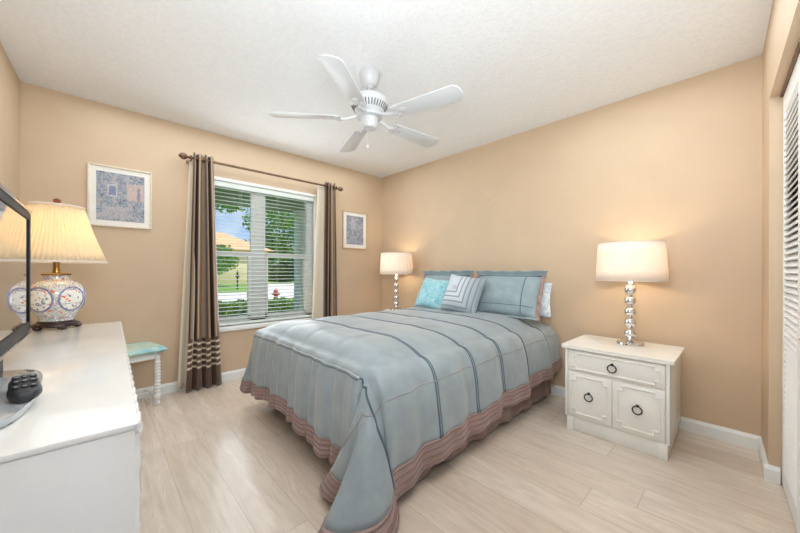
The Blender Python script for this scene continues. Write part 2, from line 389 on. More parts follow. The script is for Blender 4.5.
# ------------------------------------------------------------------ room shell
H = 2.422
def xc(y): return 3.592-.03*y          # inner face of the closet wall
def yl(x): return -3.35-.03*x          # inner face of the wall behind the dresser
XE = 4.1
o = MB().box((-.12, -3.6, -.12), (XE, .12, 0)).build('floor', 'floor', smooth=False); struct(o)
o = MB().box((-.12, -3.6, H), (XE, .12, H+.14)).build('ceiling', 'ceiling', smooth=False); struct(o)
WY0, WY1, WZ0, WZ1 = -2.335, -1.045, .52, 1.975
b = MB()
b.box((-.14, -3.6, 0), (0, WY0, H)); b.box((-.14, WY1, 0), (0, .12, H)); b.box((-.14, WY0, 0), (0, WY1, WZ0)); b.box((-.14, WY0, WZ1), (0, WY1, H))
struct(b.build('wall_window', 'wall', smooth=False))
struct(MB().box((0, 0, 0), (XE, .12, H)).build('wall_bed', 'wall', smooth=False))
struct(MB().prism([(0, yl(0)), (XE, yl(XE)), (XE, -3.62), (0, -3.62)], 0, H).build('wall_left', 'wall', smooth=False))
def wseg(b, y0, y1, z0, z1, t=.09, o=0):
    b.prism([(xc(y0)+o, y0), (xc(y1)+o, y1), (xc(y1)+t, y1), (xc(y0)+t, y0)][::1], z0, z1); return b
b = MB(); wseg(b, 0, -.4, 0, H); wseg(b, -.4, -2.42, 2.0, H); wseg(b, -2.42, -2.5, 0, H); wseg(b, -2.5, -3.3, 2.08, H); wseg(b, -3.3, yl(3.74), 0, H)
struct(b.build('wall_closet', 'wall', smooth=False))
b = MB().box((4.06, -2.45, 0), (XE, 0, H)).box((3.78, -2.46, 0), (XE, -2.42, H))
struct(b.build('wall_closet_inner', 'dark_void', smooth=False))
def board(name, p, q, nrm, h=.085, t=.016):
    b = MB(); P = Vector((*p, 0)); Q = Vector((*q, 0)); n = Vector((*nrm, 0))*t
    prof = [(0, 0), (1, 0), (1, h*.78), (.55, h*.92), (.35, h), (0, h)]
    rows = [[b.bm.verts.new(E+n*a+Vector((0, 0, z))) for a, z in prof] for E in (P, Q)]
    for i in range(6): b.bm.faces.new((rows[0][i], rows[0][(i+1) % 6], rows[1][(i+1) % 6], rows[1][i]))
    b.bm.faces.new(rows[0]); b.bm.faces.new(rows[1][::-1])
    return struct(b.build(name, 'white_trim', smooth=False))
board('baseboard_window', (0, -3.34), (0, -.001), (1, 0))
board('baseboard_bed', (0, 0), (xc(0), 0), (0, -1))
board('baseboard_left', (0, yl(0)), (xc(-3.3)-.02, yl(3.7)), (0, 1))
board('baseboard_closet', (xc(-.016), -.016), (xc(-.4), -.4), (-1, 0))
board('baseboard_return', (xc(-.4)-.016, -.4), (xc(-.4)+.04, -.4), (0, -1))

# closet bifold louvred door
door = struct(thing('door_1', 'white louvred bifold closet door', 'door')); del door['category']; del door['label']
def louvre_panel(y0, y1, name='door_leaf'):
    o_ = .045; z0, z1 = .015, 1.985; st = .055; t = .028
    x0 = xc(y0)+o_; ang = math.atan2(xc(y1)-xc(y0), -(y1-y0)); L = abs(y1-y0)
    mtx = TR(x0, y0, 0) @ RZ(ang)      # local -y runs along the leaf, +x is into the closet
    b = MB()
    b.box((0, -st, z0), (t, -.002, z1), .003, 1, mtx).box((0, -L+.002, z0), (t, -L+st, z1), .003, 1, mtx)
    for a, c in ((z0, .11), (z1-.10, z1)):
        b.box((0, -L+st, a), (t, -st, c if c > a else a+.1), .003, 1, mtx)
    n0 = [(.115, z1-.105)]
    for a, c in n0:
        n = int((c-a)/.030)
        for i in range(n):
            zc = a+(i+.5)*(c-a)/n
            b.box((-.0235, -L+st-.004, -.003), (.0235, -st+.004, .003), 0, 1, mtx @ TR(t/2, 0, zc) @ RY(math.radians(-55)))
    return b.build(name, 'louver_white', door, smooth=False)
ys = [-.405, -.905, -1.405, -1.905, -2.405]
for i in range(4):
    leaf = louvre_panel(ys[i], ys[i+1]+.004)
    if i in (1, 2):
        yk = -1.24 if i == 1 else -1.56
        kb = MB().lathe([(.0, 0), (.017, .004), (.019, .012), (.012, .02), (.008, .03), (.011, .036)], mtx=TR(xc(yk)+.005, yk, .865) @ RY(PI/2), seg=20).build('door_knob', 'chrome', leaf)
struct(MB().prism([(xc(-.4)+.035, -.405), (xc(-2.42)+.035, -2.415), (xc(-2.42)+.075, -2.415), (xc(-.4)+.075, -.405)], 1.988, 2.0).build('trim_1', 'bronze', smooth=False))

# ------------------------------------------------------------------ window
win = struct(thing('window_1', '', '')); del win['category']; del win['label']
b = MB(); fx0, fx1 = -.115, -.065
b.box((fx0, WY0, WZ0), (fx1, WY0+.085, WZ1), .004); b.box((fx0, WY1-.085, WZ0), (fx1, WY1, WZ1), .004)
b.box((fx0, WY0, WZ1-.055), (fx1, WY1, WZ1), .004); b.box((fx0, WY0, WZ0), (fx1, WY1, WZ0+.06), .004)
b.box((fx0, -1.765, WZ0), (fx1, -1.615, WZ1), .004)
b.build('window_frame', 'white_trim', win)
for y0, y1 in ((WY0+.085, -1.765), (-1.615, WY1-.085)):
    zt = 1.265; b = MB()
    b.box((-.108, y0, zt-.028), (-.062, y1, zt+.022), .003)
    b.box((-.10, y0, WZ0+.06), (-.06, y0+.03, zt), .003); b.box((-.10, y1-.03, WZ0+.06), (-.06, y1, zt), .003); b.box((-.10, y0, WZ0+.06), (-.06, y1, WZ0+.10), .003)
    b.build('sash', 'white_trim', win)
    MB().box((-.092, y0-.01, WZ0+.05), (-.088, y1+.01, WZ1-.05)).build('glass_pane', 'glass', win, smooth=False)
b = MB().box((-.14, WY0, WZ1-.004), (.012, WY1, WZ1+.028), .004).box((-.06, WY0, WZ0), (-.002, WY0+.012, WZ1), .002).box((-.06, WY1-.012, WZ0), (-.002, WY1, WZ1), .002)
b.build('window_trim', 'white_trim', win)
MB().box((-.07, WY0-.02, WZ0-.03), (.035, WY1+.02, WZ0+.012), .006).build('window_sill', 'white_trim', win)
bl = thing('venetian_blind', 'white horizontal slat blind lowered over the garden window, slats open', 'blind', (-.034, -1.69, WZ0+.014))
hw = .628; zt = WZ1-WZ0-.02
MB().box((-.026, -hw, zt-.05), (.03, hw, zt), .004).build('head_rail', 'slat', bl)
b = MB(); n = 34; z0 = .035
for i in range(n):
    z = z0+.035+i*(zt-.10-z0)/(n-1)
    def sl(u, v, z=z):
        q = (u-.5)*.036; return (q, lerp(-hw, hw, v), z-q*.10+.003*(1-(2*u-1)**2))
    b.grid(sl, 4, 1)
b.build('slats', 'slat', bl, solid=.0018)
MB().box((-.02, -hw, .008), (.02, hw, .03), .005).build('bottom_rail', 'slat', bl)
for y in (-.5, -.19, .19, .5):
    MB().tube([(.024, y, .03), (.024, y, zt-.04)], .0009, 6).tube([(-.024, y, .03), (-.024, y, zt-.04)], .0009, 6).build('ladder_cord', 'slat', bl)
MB().tube([(.034, -hw+.08, zt-.05), (.036, -hw+.08, .5)], .0035, 8).build('tilt_wand', 'slat', bl)

# ------------------------------------------------------------------ curtains and rod
RZ_, RXc = 2.108, .10
rod = thing('curtain_rod', 'dark bronze curtain rod with ball finials above the window', 'curtain rod', (RXc, -1.58, RZ_))
MB().tube([(0, -.775, 0), (0, .775, 0)], .0115, 14).build('rod', 'bronze', rod)
for sgn in (-1, 1):
    fp = [(.0, -.03), (.012, -.03), (.016, -.02), (.010, -.012), (.010, 0), (.018, .008), (.028, .022), (.030, .036), (.024, .05), (.012, .062), (.006, .068), (0, .069)]
    MB().lathe(fp, mtx=TR(0, sgn*.785, 0) @ RX(-sgn*PI/2), seg=24, rf=lambda a, z: 1+.05*math.cos(8*a) if z > .005 else 1).build('finial', 'bronze', rod)
    bb = MB().tube([(-.098, sgn*.757, -.02), (-.05, sgn*.757, -.02), (-.005, sgn*.757, -.018)], .007, 10).torus((0, sgn*.757, 0), .017, .005, 'y')
    bb.lathe([(.026, 0), (.026, .006), (.012, .01)], mtx=TR(-.0995, sgn*.757, -.02) @ RY(PI/2), seg=20).build('bracket', 'bronze', rod)
def curtain(label, tl, tr, bl_, br, nf, lining, z0, ph, wsheet):
    root = thing('curtain', label, 'curtain', (RXc, (tl+tr)/2, 0), 0, None); yc = (tl+tr)/2
    zt = RZ_+.045
    def amp(h): return lerp(.042, .028, h)
    def fn(u, v):
        h = v; y = lerp(lerp(bl_, br, u), lerp(tl, tr, u), h**.8)
        wob = .012*(1-h)*math.sin(5*u+3*h+ph)
        x = amp(h)*math.sin(2*PI*nf*u+ph)+wob+.008*math.sin(9*u+6*h)*(1-h)
        y += .010*math.cos(4*PI*nf*u+2*ph)*(1-.5*h)
        z = lerp(z0+.008*math.sin(7*u+ph), zt, h)
        return (x, y-yc, z)
    p = MB().grid(fn, 96, 60, lambda u, v: (u*wsheet, lerp(z0, zt, v))).build('panel', 'curtain', root, solid=.003, normals=False, angle=180)
    # grommets where the panel crosses the rod
    for i in range(int(2*nf)):
        u = ((i+.5)-ph/PI+ .5*0)/(2*nf)
        uu = (i*PI-ph)/(2*PI*nf)
        if .03 < uu < .97:
            y = lerp(tl, tr, uu); MB().torus((0, y-yc, RZ_), .021, .004, 'y', 20, 8).build('grommet', 'bronze', p)
    a0, a1, side = lining
    def fl(u, v):
        y = lerp(lerp(a0[0], a0[1], u), lerp(a1[0], a1[1], u), v)
        return (-.035+.012*math.sin(2*PI*1.3*u+1)*(1.2-v)+side*0, y-yc, lerp(z0+.03, zt-.03, v))
    MB().grid(fl, 24, 30, lambda u, v: (u, v)).build('lining', 'lining', root, solid=.002, normals=False, angle=180)
    return root
curtain('brown striped curtain with cream bands at the hem, left of the window beside the stool', -2.325, -2.165, -2.385, -2.085, 3.5, ((-2.435, -2.30), (-2.345, -2.25), 0), .005, .4, .62)
curtain('brown striped curtain right of the window with white lining showing, beside the small picture', -.985, -.835, -1.02, -.79, 3.5, ((-1.155, -.95), (-1.06, -.9), 0), .02, 1.2, .55)

# ------------------------------------------------------------------ pictures
def picture(label, yc, zc, w, h, frame, artm, mw, fw=.013):
    r = thing('framed_picture', label, 'picture', (0.001, yc, zc))
    b = MB(); t = .02
    for lo, hi in (((0, -w/2, -h/2), (t, w/2, -h/2+fw)), ((0, -w/2, h/2-fw), (t, w/2, h/2)), ((0, -w/2, -h/2+fw), (t, -w/2+fw, h/2-fw)), ((0, w/2-fw, -h/2+fw), (t, w/2, h/2-fw))): b.box(lo, hi, .003)
    b.build('picture_frame', frame, r)
    MB().box((.002, -w/2+fw*.5, -h/2+fw*.5), (.010, w/2-fw*.5, h/2-fw*.5)).build('mat_board', 'mat_board', r, smooth=False)
    a, c = w/2-fw-mw, h/2-fw-mw
    MB().grid(lambda u, v: (.0112, lerp(-a, a, u), lerp(-c, c, v)), 1, 1, lambda u, v: (u, v)).build('art_print', artm, r, smooth=False, solid=.001, normals=False)
    return r
picture('large square garden print with wide ivory mat on the wall above the ginger jar lamp', -2.81, 1.685, .40, .49, 'frame_pale', 'art_garden', .038)
picture('small upright print in a thin gilt frame between curtain and corner', -.478, 1.626, .385, .49, 'frame_gold', 'art_street', .045)
tag(MB().lathe([(.0045, 0), (.0045, .003), (.002, .004), (.002, .012)], mtx=RX(PI/2), seg=12).build('nail', 'black_iron', loc=(1.705, 0, 1.832)), 'small bare nail left in the tan wall above the pillows', 'nail')

# ------------------------------------------------------------------ ceiling fan
FC = (1.777, -1.618)
fan = thing('ceiling_fan', 'white five blade ceiling fan hanging over the bed', 'ceiling fan', (FC[0], FC[1], H))
MB().lathe([(.0, 0), (.070, 0), (.072, -.012), (.066, -.03), (.050, -.075), (.030, -.09), (.0, -.092)], seg=36).build('canopy', 'fan_white', fan)
MB().tube([(0, 0, -.09), (0, 0, -.17)], .0125, 16).torus((0, 0, -.094), .018, .007, 'z').build('downrod', 'fan_white', fan)
mh = MB().lathe([(.0, -.15), (.035, -.152), (.05, -.165), (.105, -.185), (.122, -.20), (.125, -.215), (.125, -.232), (.098, -.275), (.075, -.298), (.0, -.30)], seg=48).build('motor_housing', 'fan_white', fan)
b = MB()
for i in range(36):
    a = 2*PI*i/36; p0 = Vector((.121*math.cos(a), .121*math.sin(a), -.240)); p1 = Vector((.099*math.cos(a), .099*math.sin(a), -.274))
    b.tube([p0, p1], .0042, 6)
b.build('vent_slots', 'fan_dark', mh)
MB().lathe([(.0, -.296), (.080, -.296), (.086, -.305), (.086, -.318), (.058, -.325), (.056, -.375), (.046, -.39), (.012, -.398), (0, -.40)], seg=40).build('switch_housing', 'fan_white', fan)
def blade(ang):
    pts = []; L0, L1 = .20, .655
    hw0, hw1 = .052, .069
    n = 10
    pts += [(L0, -hw0*.75), (L0+.02, -hw0)]
    pts += [(L1-.05, -hw1)]
    for i in range(n+1):
        a = -PI/2+PI*i/n; pts.append((L1-.045+.045*math.cos(a), (hw1-.006)*math.sin(a)+(.006 if a > 0 else -.006)*abs(math.sin(a))))
    pts += [(L1-.05, hw1), (L0+.02, hw0), (L0, hw0*.75)]
    q = []
    for p in pts:
        if not q or (Vector(p)-Vector(q[-1])).length > 1e-4: q.append(p)
    mtx = RZ(ang) @ TR(0, 0, -.325) @ RX(math.radians(-12))
    bl = MB().prism(q, -.003, .003, .0015, mtx).build('blade', 'fan_blade', fan, angle=30)
    b = MB()
    # scrolled iron: neck, plate with three lobes
    m2 = RZ(ang)
    path = [m2 @ Vector(p) for p in ((.075, 0, -.305), (.11, 0, -.318), (.15, 0, -.332), (.19, 0, -.334))]
    b.tube(path, [.013, .012, .011, .010], 10)
    for (x, y, r) in ((.215, .030, .024), (.215, -.030, .024), (.255, 0, .026), (.225, 0, .022)):
        b.lathe([(0, -.009), (r*.8, -.008), (r, -.006), (r, -.0035), (0, -.0035)], (x, y, 0), 20, mtx)
    for s in (-1, 1):
        arc = [mtx @ Vector((.19+.03*math.sin(t*PI), s*(.052*t), -.006)) for t in [i/8 for i in range(9)]]
        b.tube(arc, .005, 8)
    b.build('blade_iron', 'fan_white', bl)
for k_ in range(5): blade(math.radians(16+72*k_))
ch = MB()
for i in range(24): ch.ball((.02, -.03, -.39-i*.005), .0022, 8)
ch.lathe([(0, -.51), (.005, -.512), (.007, -.522), (.006, -.535), (0, -.538)], (.02, -.03, 0), 14)
ch.build('pull_chain', 'fan_white', fan)
for o in fan.children:
    if o.name.split('.')[0] not in ('canopy', 'downrod'): o.location.z += .02

# ------------------------------------------------------------------ bed
bed = thing('bed', 'queen bed with mauve bed skirt standing against the tan wall', 'bed', (1.58, -1.05, 0))
BX0, BX1, BYF, BYH = .86, 2.30, -2.02, -.03
def L(x, y, z): return (x-1.58, y+1.05, z)
def lb(x0, y0, z0, x1, y1, z1): return L(x0, y0, z0), L(x1, y1, z1)
b = MB()
b.box(*lb(BX0, BYF+.03, .17, BX1, BYH, .20), .004)
b.build('bed_frame', 'black_iron', bed)
for x in (BX0+.08, BX1-.08):
    for y in (BYF+.12, -1.05, BYH-.12): MB().lathe([(.016, 0), (.022, .004), (.022, .02), (.016, .03), (.016, .172)], L(x, y, 0), 14).build('leg', 'black_iron', bed)
MB().box(*lb(BX0, BYF, .20, BX1, BYH, .40), .03, 3).build('box_spring', 'mattress', bed)
MB().box(*lb(BX0, BYF, .40, BX1, BYH, .605), .05, 4).build('mattress', 'mattress', bed)
for nx, xs_ in ((1, BX1+.02), (-1, BX0-.02)):
    def skirt(u, v):
        y = lerp(-1.80, BYH, u); w = (.010*math.sin(y*2*PI/.31)+.007*math.sin(y*2*PI/.17+1))*(1-v)+(1-v)*.045
        return L(xs_+nx*w, y, lerp(.022+.012*math.sin(y*2*PI/.33), .40, v))
    MB().grid(skirt, 160, 10, lambda u, v: (u, v)).build('bed_skirt', 'skirt', bed, solid=.003, normals=False, angle=180)

# comforter: flat sheet (s across, t along) draped over the mattress
XL, XR, YF, YH = .875, 2.285, -2.015, -.045
DL, DR, DF = .52, .52, .56
SL, SR, TF, TH = XL-DL, XR+DR, YF-DF, YH
PLEATS = [-2.08, -1.66, -1.30, -.97, -.63, -.27]
def puff(t):
    for a, c in zip(PLEATS, PLEATS[1:]):
        if a <= t <= c: return abs(math.sin(PI*(t-a)/(c-a)))**.6
    if t > PLEATS[-1]: return abs(math.sin(min(1, (t-PLEATS[-1])/.3)*PI/2))**.6
    return 0
def topz(s, t):
    a = (s-(XL+XR)/2)/((XR-XL)/2); e = max(0, 1-abs(a)**6); f = 1-max(0, 1-(t-YF)/.14)**2.4
    z = .612+.072*e*f+.012*max(0, (t+1)/1)*e
    z += .020*puff(t)*(.35+.65*e)
    z += .010*noise.noise(Vector((s*3.2, t*3.0, 0)))*e*f+.004*noise.noise(Vector((s*9, t*9, 3)))
    # soft channels puckering up from the foot seam
    if t < -1.66: z -= .010*max(0, math.cos(2*PI*(s-.98)/.33))**8*(1-abs((t+1.86)/.2)) if abs(t+1.86) < .2 else 0
    return z
def bR(t):
    g = (t-YF)/(YH-YF)
    x = 2.425+.016*math.sin(2*PI*t/.41+.6)+.010*math.sin(2*PI*t/.19)+.035*g+.006*noise.noise(Vector((t*4, 1, 1)))
    z = lerp(.055, .262, g**.85)+.010*math.sin(2*PI*t/.55+1)
    return Vector((x, t, z))
def bL(t):
    return Vector((.80+.012*math.sin(2*PI*t/.37), t, .12+.02*math.sin(2*PI*t/.7)))
def bF(s):
    z = interp(s, [(.87, .13), (1.2, .175), (1.5, .185), (1.8, .14), (2.0, .12), (2.29, .12)])
    y = -2.095+.012*math.sin(2*PI*s/.29)+.008*math.sin(2*PI*s/.127+1)
    return Vector((s, y, z+.006*math.sin(2*PI*s/.2)))
def catmull(P, q):
    n = len(P)-1; x = min(max(q, 0), .99999)*n; i = int(x); t = x-i
    p = [P[max(i-1, 0)], P[i], P[i+1], P[min(i+2, n)]]
    return .5*((2*p[1])+(p[2]-p[0])*t+(2*p[0]-5*p[1]+4*p[2]-p[3])*t*t+(3*p[1]-p[0]-3*p[2]+p[3])*t**3)
KR = [bF(XR), Vector((2.20, -2.105, .10)), Vector((2.11, -2.135, .05)), Vector((2.115, -2.172, .04)), Vector((2.215, -2.185, .045)), Vector((2.315, -2.165, .04)), Vector((2.36, -2.43, .012)), Vector((2.49, -2.40, .012)), Vector((2.58, -2.25, .012)), Vector((2.56, -2.10, .013)), Vector((2.48, -2.00, .035)), bR(YF)]
KRS = [bF(XR), Vector((2.30, -2.16, .08)), Vector((2.36, -2.21, .04)), Vector((2.43, -2.19, .02)), Vector((2.49, -2.11, .02)), Vector((2.48, -2.03, .03)), bR(YF)]
KL = [bF(XL), Vector((.86, -2.125, .14)), Vector((.82, -2.135, .16)), Vector((.79, -2.10, .17)), bL(YF)]
def sheet(s, t):
    dr = max(0, s-XR); dl = max(0, XL-s); dy = max(0, YF-t)
    se = min(max(s, XL), XR); te = max(t, YF)
    E = Vector((se, te, topz(se, te)))
    if dr+dl+dy == 0: return E
    dx = max(dr/DR, dl/DL); df = dy/DF; d = max(dx, df)
    cone = 0
    if dx > 0 and df > 0:
        q = math.atan2(dx, df)/(PI/2); B = catmull(KR if dr > 0 else KL, q); cone = min(1, math.sin(PI*q)*1.6)
        if dr > 0:
            w_ = d**1.3; B = catmull(KRS, q)*(1-w_)+B*w_
    elif df > 0: B = bF(s)
    else: B = bR(t) if dr > 0 else bL(t)
    ex = math.exp(-9*d)
    hs = .62*(1-ex)+.38*d*(1+0*ex); gs = d-.075*(1-math.exp(-14*d))*(1-d)
    hc = d**.85; gc = min(1, d*(1+.14*min(1, max(0, (q-.46)*12)))) if dr > 0 and cone > 0 else d
    h = lerp(hs, hc, cone); g = lerp(gs, gc, cone)
    P = Vector((lerp(E.x, B.x, h), lerp(E.y, B.y, h), lerp(E.z, B.z, g)))
    damp = d*(1-d)*4
    if dx > 0 and df == 0:
        P.x += (1 if dr > 0 else -1)*(.014*puff(t)*damp+.008*noise.noise(Vector((t*5, d*3, 2)))*damp)
    elif df > 0 and dx == 0:
        gth = (.006*math.sin(2*PI*s/.083+2*noise.noise(Vector((s*4, 0, 0))))+.010*noise.noise(Vector((s*7, d*1.2, 5))))
        P.y -= gth*min(1, max(0, (d-.08)*6))*(.5+.5*d)
    else:
        w = .014*noise.noise(Vector((q*5, d*2.5, 9)))*damp
        P.x += w; P.y -= w
    return P
NS, NT = 150, 150
def sf(u, v): return sheet(lerp(SL, SR, u), lerp(TF, TH, v))
BW = .095
def is_border(u, v):
    s = lerp(SL, SR, u); t = lerp(TF, TH, v); return s > SR-BW*1.12 or s < SL+BW or t < TF+BW
com = thing('comforter', 'puffy blue grey comforter with mauve border spread over the bed', 'comforter', (1.58, -1.05, 0))
off = Vector((-1.58, 1.05, 0))
MB().grid(lambda u, v: sf(u, v)+off, NS, NT, lambda u, v: (u, v), lambda u, v: not is_border(u, v)).build('cover', 'comforter', com, solid=.010, normals=False, angle=180)
MB().grid(lambda u, v: sf(u, v)+off, NS, NT, lambda u, v: (u, v), is_border).build('border', 'mauve', com, solid=.012, normals=False, angle=180)
def nrm(s, t):
    e = .008; a = sheet(s+e, t)-sheet(s-e, t); c = sheet(s, t+e)-sheet(s, t-e); n = a.cross(c)
    return n.normalized() if n.length > 1e-9 else Vector((0, 0, 1))
def cordline(pts, r, m, name, lift=.006, parent=None):
    P = [sheet(s, t)+nrm(s, t)*lift+off for s, t in pts]
    b = MB().tube(P, r, 6); return b.build(name, m, parent or com, angle=180)
sA, sB = SL+BW+.005, SR-BW*1.12-.005
def srange(a, c, n=130): return [lerp(a, c, i/n) for i in range(n+1)]
for i, t in enumerate(PLEATS):
    if i == 0:
        cordline([(s, t) for s in srange(sA, 2.27)], .0042, 'cord_light', 'seam_cord', .005)
        cordline([(s, t-.014) for s in srange(sA, 2.27)], .003, 'cord_dark', 'seam_cord', .004)
        cordline([(s, t) for s in srange(2.275, sB, 40)], .0052, 'cord_dark', 'seam_cord')
    else:
        cordline([(s, t) for s in srange(sA, sB)], .0060, 'cord_dark', 'pleat_cord', .0045)
        cordline([(s, t+.013) for s in srange(sA, sB)], .0034, 'cord_dark', 'pleat_cord', .005)
cordline([(XR+.135, t) for t in srange(TF+BW+.01, TH-.01)], .0036, 'cord_rose', 'seam_cord', .005)
cordline([(XL-.135, t) for t in srange(TF+BW+.01, TH-.01)], .0036, 'cord_rose', 'seam_cord', .005)
for f in (.0, .3, .6, .9):
    w = BW*(1-f*.92)
    pts = [(SL+w, t) for t in srange(TH-.01, TF+w, 60)]+[(s, TF+w) for s in srange(SL+w, SR-w*1.12, 110)]+[(SR-w*1.12, t) for t in srange(TF+w, TH-.01, 90)]
    cordline(pts, .0042, 'tuck', 'border_tuck', .006)

# ------------------------------------------------------------------ pillows
def cushion_fn(w, h, t, p=2.4, pinch=.05, sag=0):
    def fn(u, v, side):
        a, c = 2*u-1, 2*v-1
        k1 = max(0, (1-abs(a)**p)*(1-abs(c)**p))**.5
        x = w/2*a*(1-pinch*(1-c*c)*abs(a)); z = h/2+h/2*c*(1-pinch*(1-a*a)*abs(c)) - sag*(1-a*a)*max(0, c)
        y = side*t/2*k1+.006*noise.noise(Vector((a*2.5, c*2.5, side*3+w*10)))*k1
        return (x, y, z)
    return fn
def cushion(name, label, mt, loc, w, h, t, lean, rz, roll=0, part='cover', group=None, pinch=.05, p=2.4, label_cat='pillow', sag=0):
    r = thing(name, label, label_cat, loc, 0, group)
    r.rotation_euler = (0, 0, 0)
    r.rotation_mode = 'XYZ'; r.rotation_euler = (TR(0, 0, 0) @ RZ(rz) @ RX(-lean) @ RY(roll)).to_euler()
    fn = cushion_fn(w, h, t, p, pinch, sag); b = MB()
    b.grid(lambda u, v: fn(u, v, -1), 28, 28); b.grid(lambda u, v: fn(u, v, 1), 28, 28)
    bmesh.ops.remove_doubles(b.bm, verts=b.bm.verts, dist=.0004)
    o = b.build(part, mt, r, angle=70)
    pts = []
    for i in range(40): pts.append(fn(i/40, 0, 0))
    for i in range(40): pts.append(fn(1, i/40, 0))
    for i in range(40): pts.append(fn(1-i/40, 1, 0))
    for i in range(40): pts.append(fn(0, 1-i/40, 0))
    return r, fn, pts, o
def sham(label, loc, w, h, t, lean, rz, roll):
    r, fn, pts, o = cushion('pillow_sham', label, 'sham', loc, w, h, t, lean, rz, roll, group=None, p=2.2, pinch=.03)
    # ruffled flange all round, mauve along the short ends
    fl = .055
    for nm, mt, a, c in (('flange', 'sham', 0, 1), ('side_band', 'mauve', 1, 2), ('flange', 'sham', 2, 3), ('side_band', 'mauve', 3, 4)):
        def ff(u, v, a=a):
            q = [(u, 0), (1, u), (1-u, 1), (0, 1-u)][a]; P = Vector(fn(q[0], q[1], 0)); n = [(0, -1), (1, 0), (0, 1), (-1, 0)][a]
            cx = (2*q[0]-1); cz = 2*q[1]-1
            fl = (.026, .034, .055, .034)[a]; d = Vector((n[0]*fl if n[0] else cx**7*fl, 0, n[1]*fl*.7 if n[1] else cz**7*fl*.7))
            wv = .010*math.sin(u*26+a)*v
            if a == 2: wv -= v*v*.035          # the top flange flops forward
            P = P+d*v; P.y += wv; return P
        MB().grid(ff, 60, 6).build(nm, mt, r, solid=.006, angle=180, normals=False)
    top = [Vector(fn(i/40, 1, 0))+Vector((0, -.012, -.006)) for i in range(41)]
    MB().tube(top, .0055, 8).build('piping', 'cord_dark', r)
    b = MB()
    for u in (.80,): b.tube([Vector(fn(u, .04+.92*i/24, -1))+Vector((0, -.001, 0)) for i in range(25)], .003, 6)
    b.tube([Vector(fn(.04+.92*i/30, .22, -1))+Vector((0, -.001, 0)) for i in range(31)], .0022, 6)
    b.build('stitching', 'cord_dark', r)
    return r
ZB = .690
R_ = math.radians
cushion('bed_pillow', 'white pillow with pale blue print peeking out behind the nearer sham', 'print_pillow', (2.07, -.135, ZB-.005), .66, .30, .11, R_(8), 0, R_(-2), part='pillowcase', pinch=.05)
sham('large blue grey sham with mauve side bands leaning on the wall, nearest the closet', (2.04, -.325, ZB+.012), .60, .375, .15, R_(22), R_(2), 0)
sham('blue grey sham mostly hidden behind the turquoise and striped pillows', (1.30, -.315, ZB+.012), .62, .375, .15, R_(22), R_(-2), 0)
cushion('throw_pillow', 'small bright turquoise brocade throw pillow near the far lamp', 'turquoise', (1.30, -.485, ZB+.016), .39, .345, .14, R_(28), R_(4), R_(5), pinch=.07)
cushion('throw_pillow', 'square throw pillow with grey white mitred stripes in front of the shams', 'stripes', (1.695, -.53, ZB+.016), .385, .385, .14, R_(28), R_(12), R_(7), pinch=.07)

# ------------------------------------------------------------------ nightstands
def ring_pull(b, x, y, z, R=.024):
    b.lathe([(0, 0), (.0085, 0), (.0085, .004), (.004, .006), (.004, .014), (0, .014)], mtx=TR(x, y, z+R) @ RX(PI/2), seg=14)
    b.torus((x, y-.011, z), R, .0036, 'y'); return b
def bamboo_frame(b, x0, x1, z0, z1, y, notch=.028, r=.0055):
    P = [(x0+notch, z0), (x1-notch, z0), (x1-notch, z0+notch), (x1, z0+notch), (x1, z1-notch), (x1-notch, z1-notch), (x1-notch, z1), (x0+notch, z1), (x0+notch, z1-notch), (x0, z1-notch), (x0, z0+notch), (x0+notch, z0+notch)]
    for (a, c), (d, e) in zip(P, P[1:]+P[:1]):
        n = max(1, int(math.hypot(d-a, e-c)/.07)); pts = []; rr = []
        for i in range(n*6+1):
            t = i/(n*6); pts.append((lerp(a, d, t), y, lerp(c, e, t))); rr.append(r*(1.32 if i % 6 == 0 else 1))
        b.tube(pts, rr, 8)
    return b
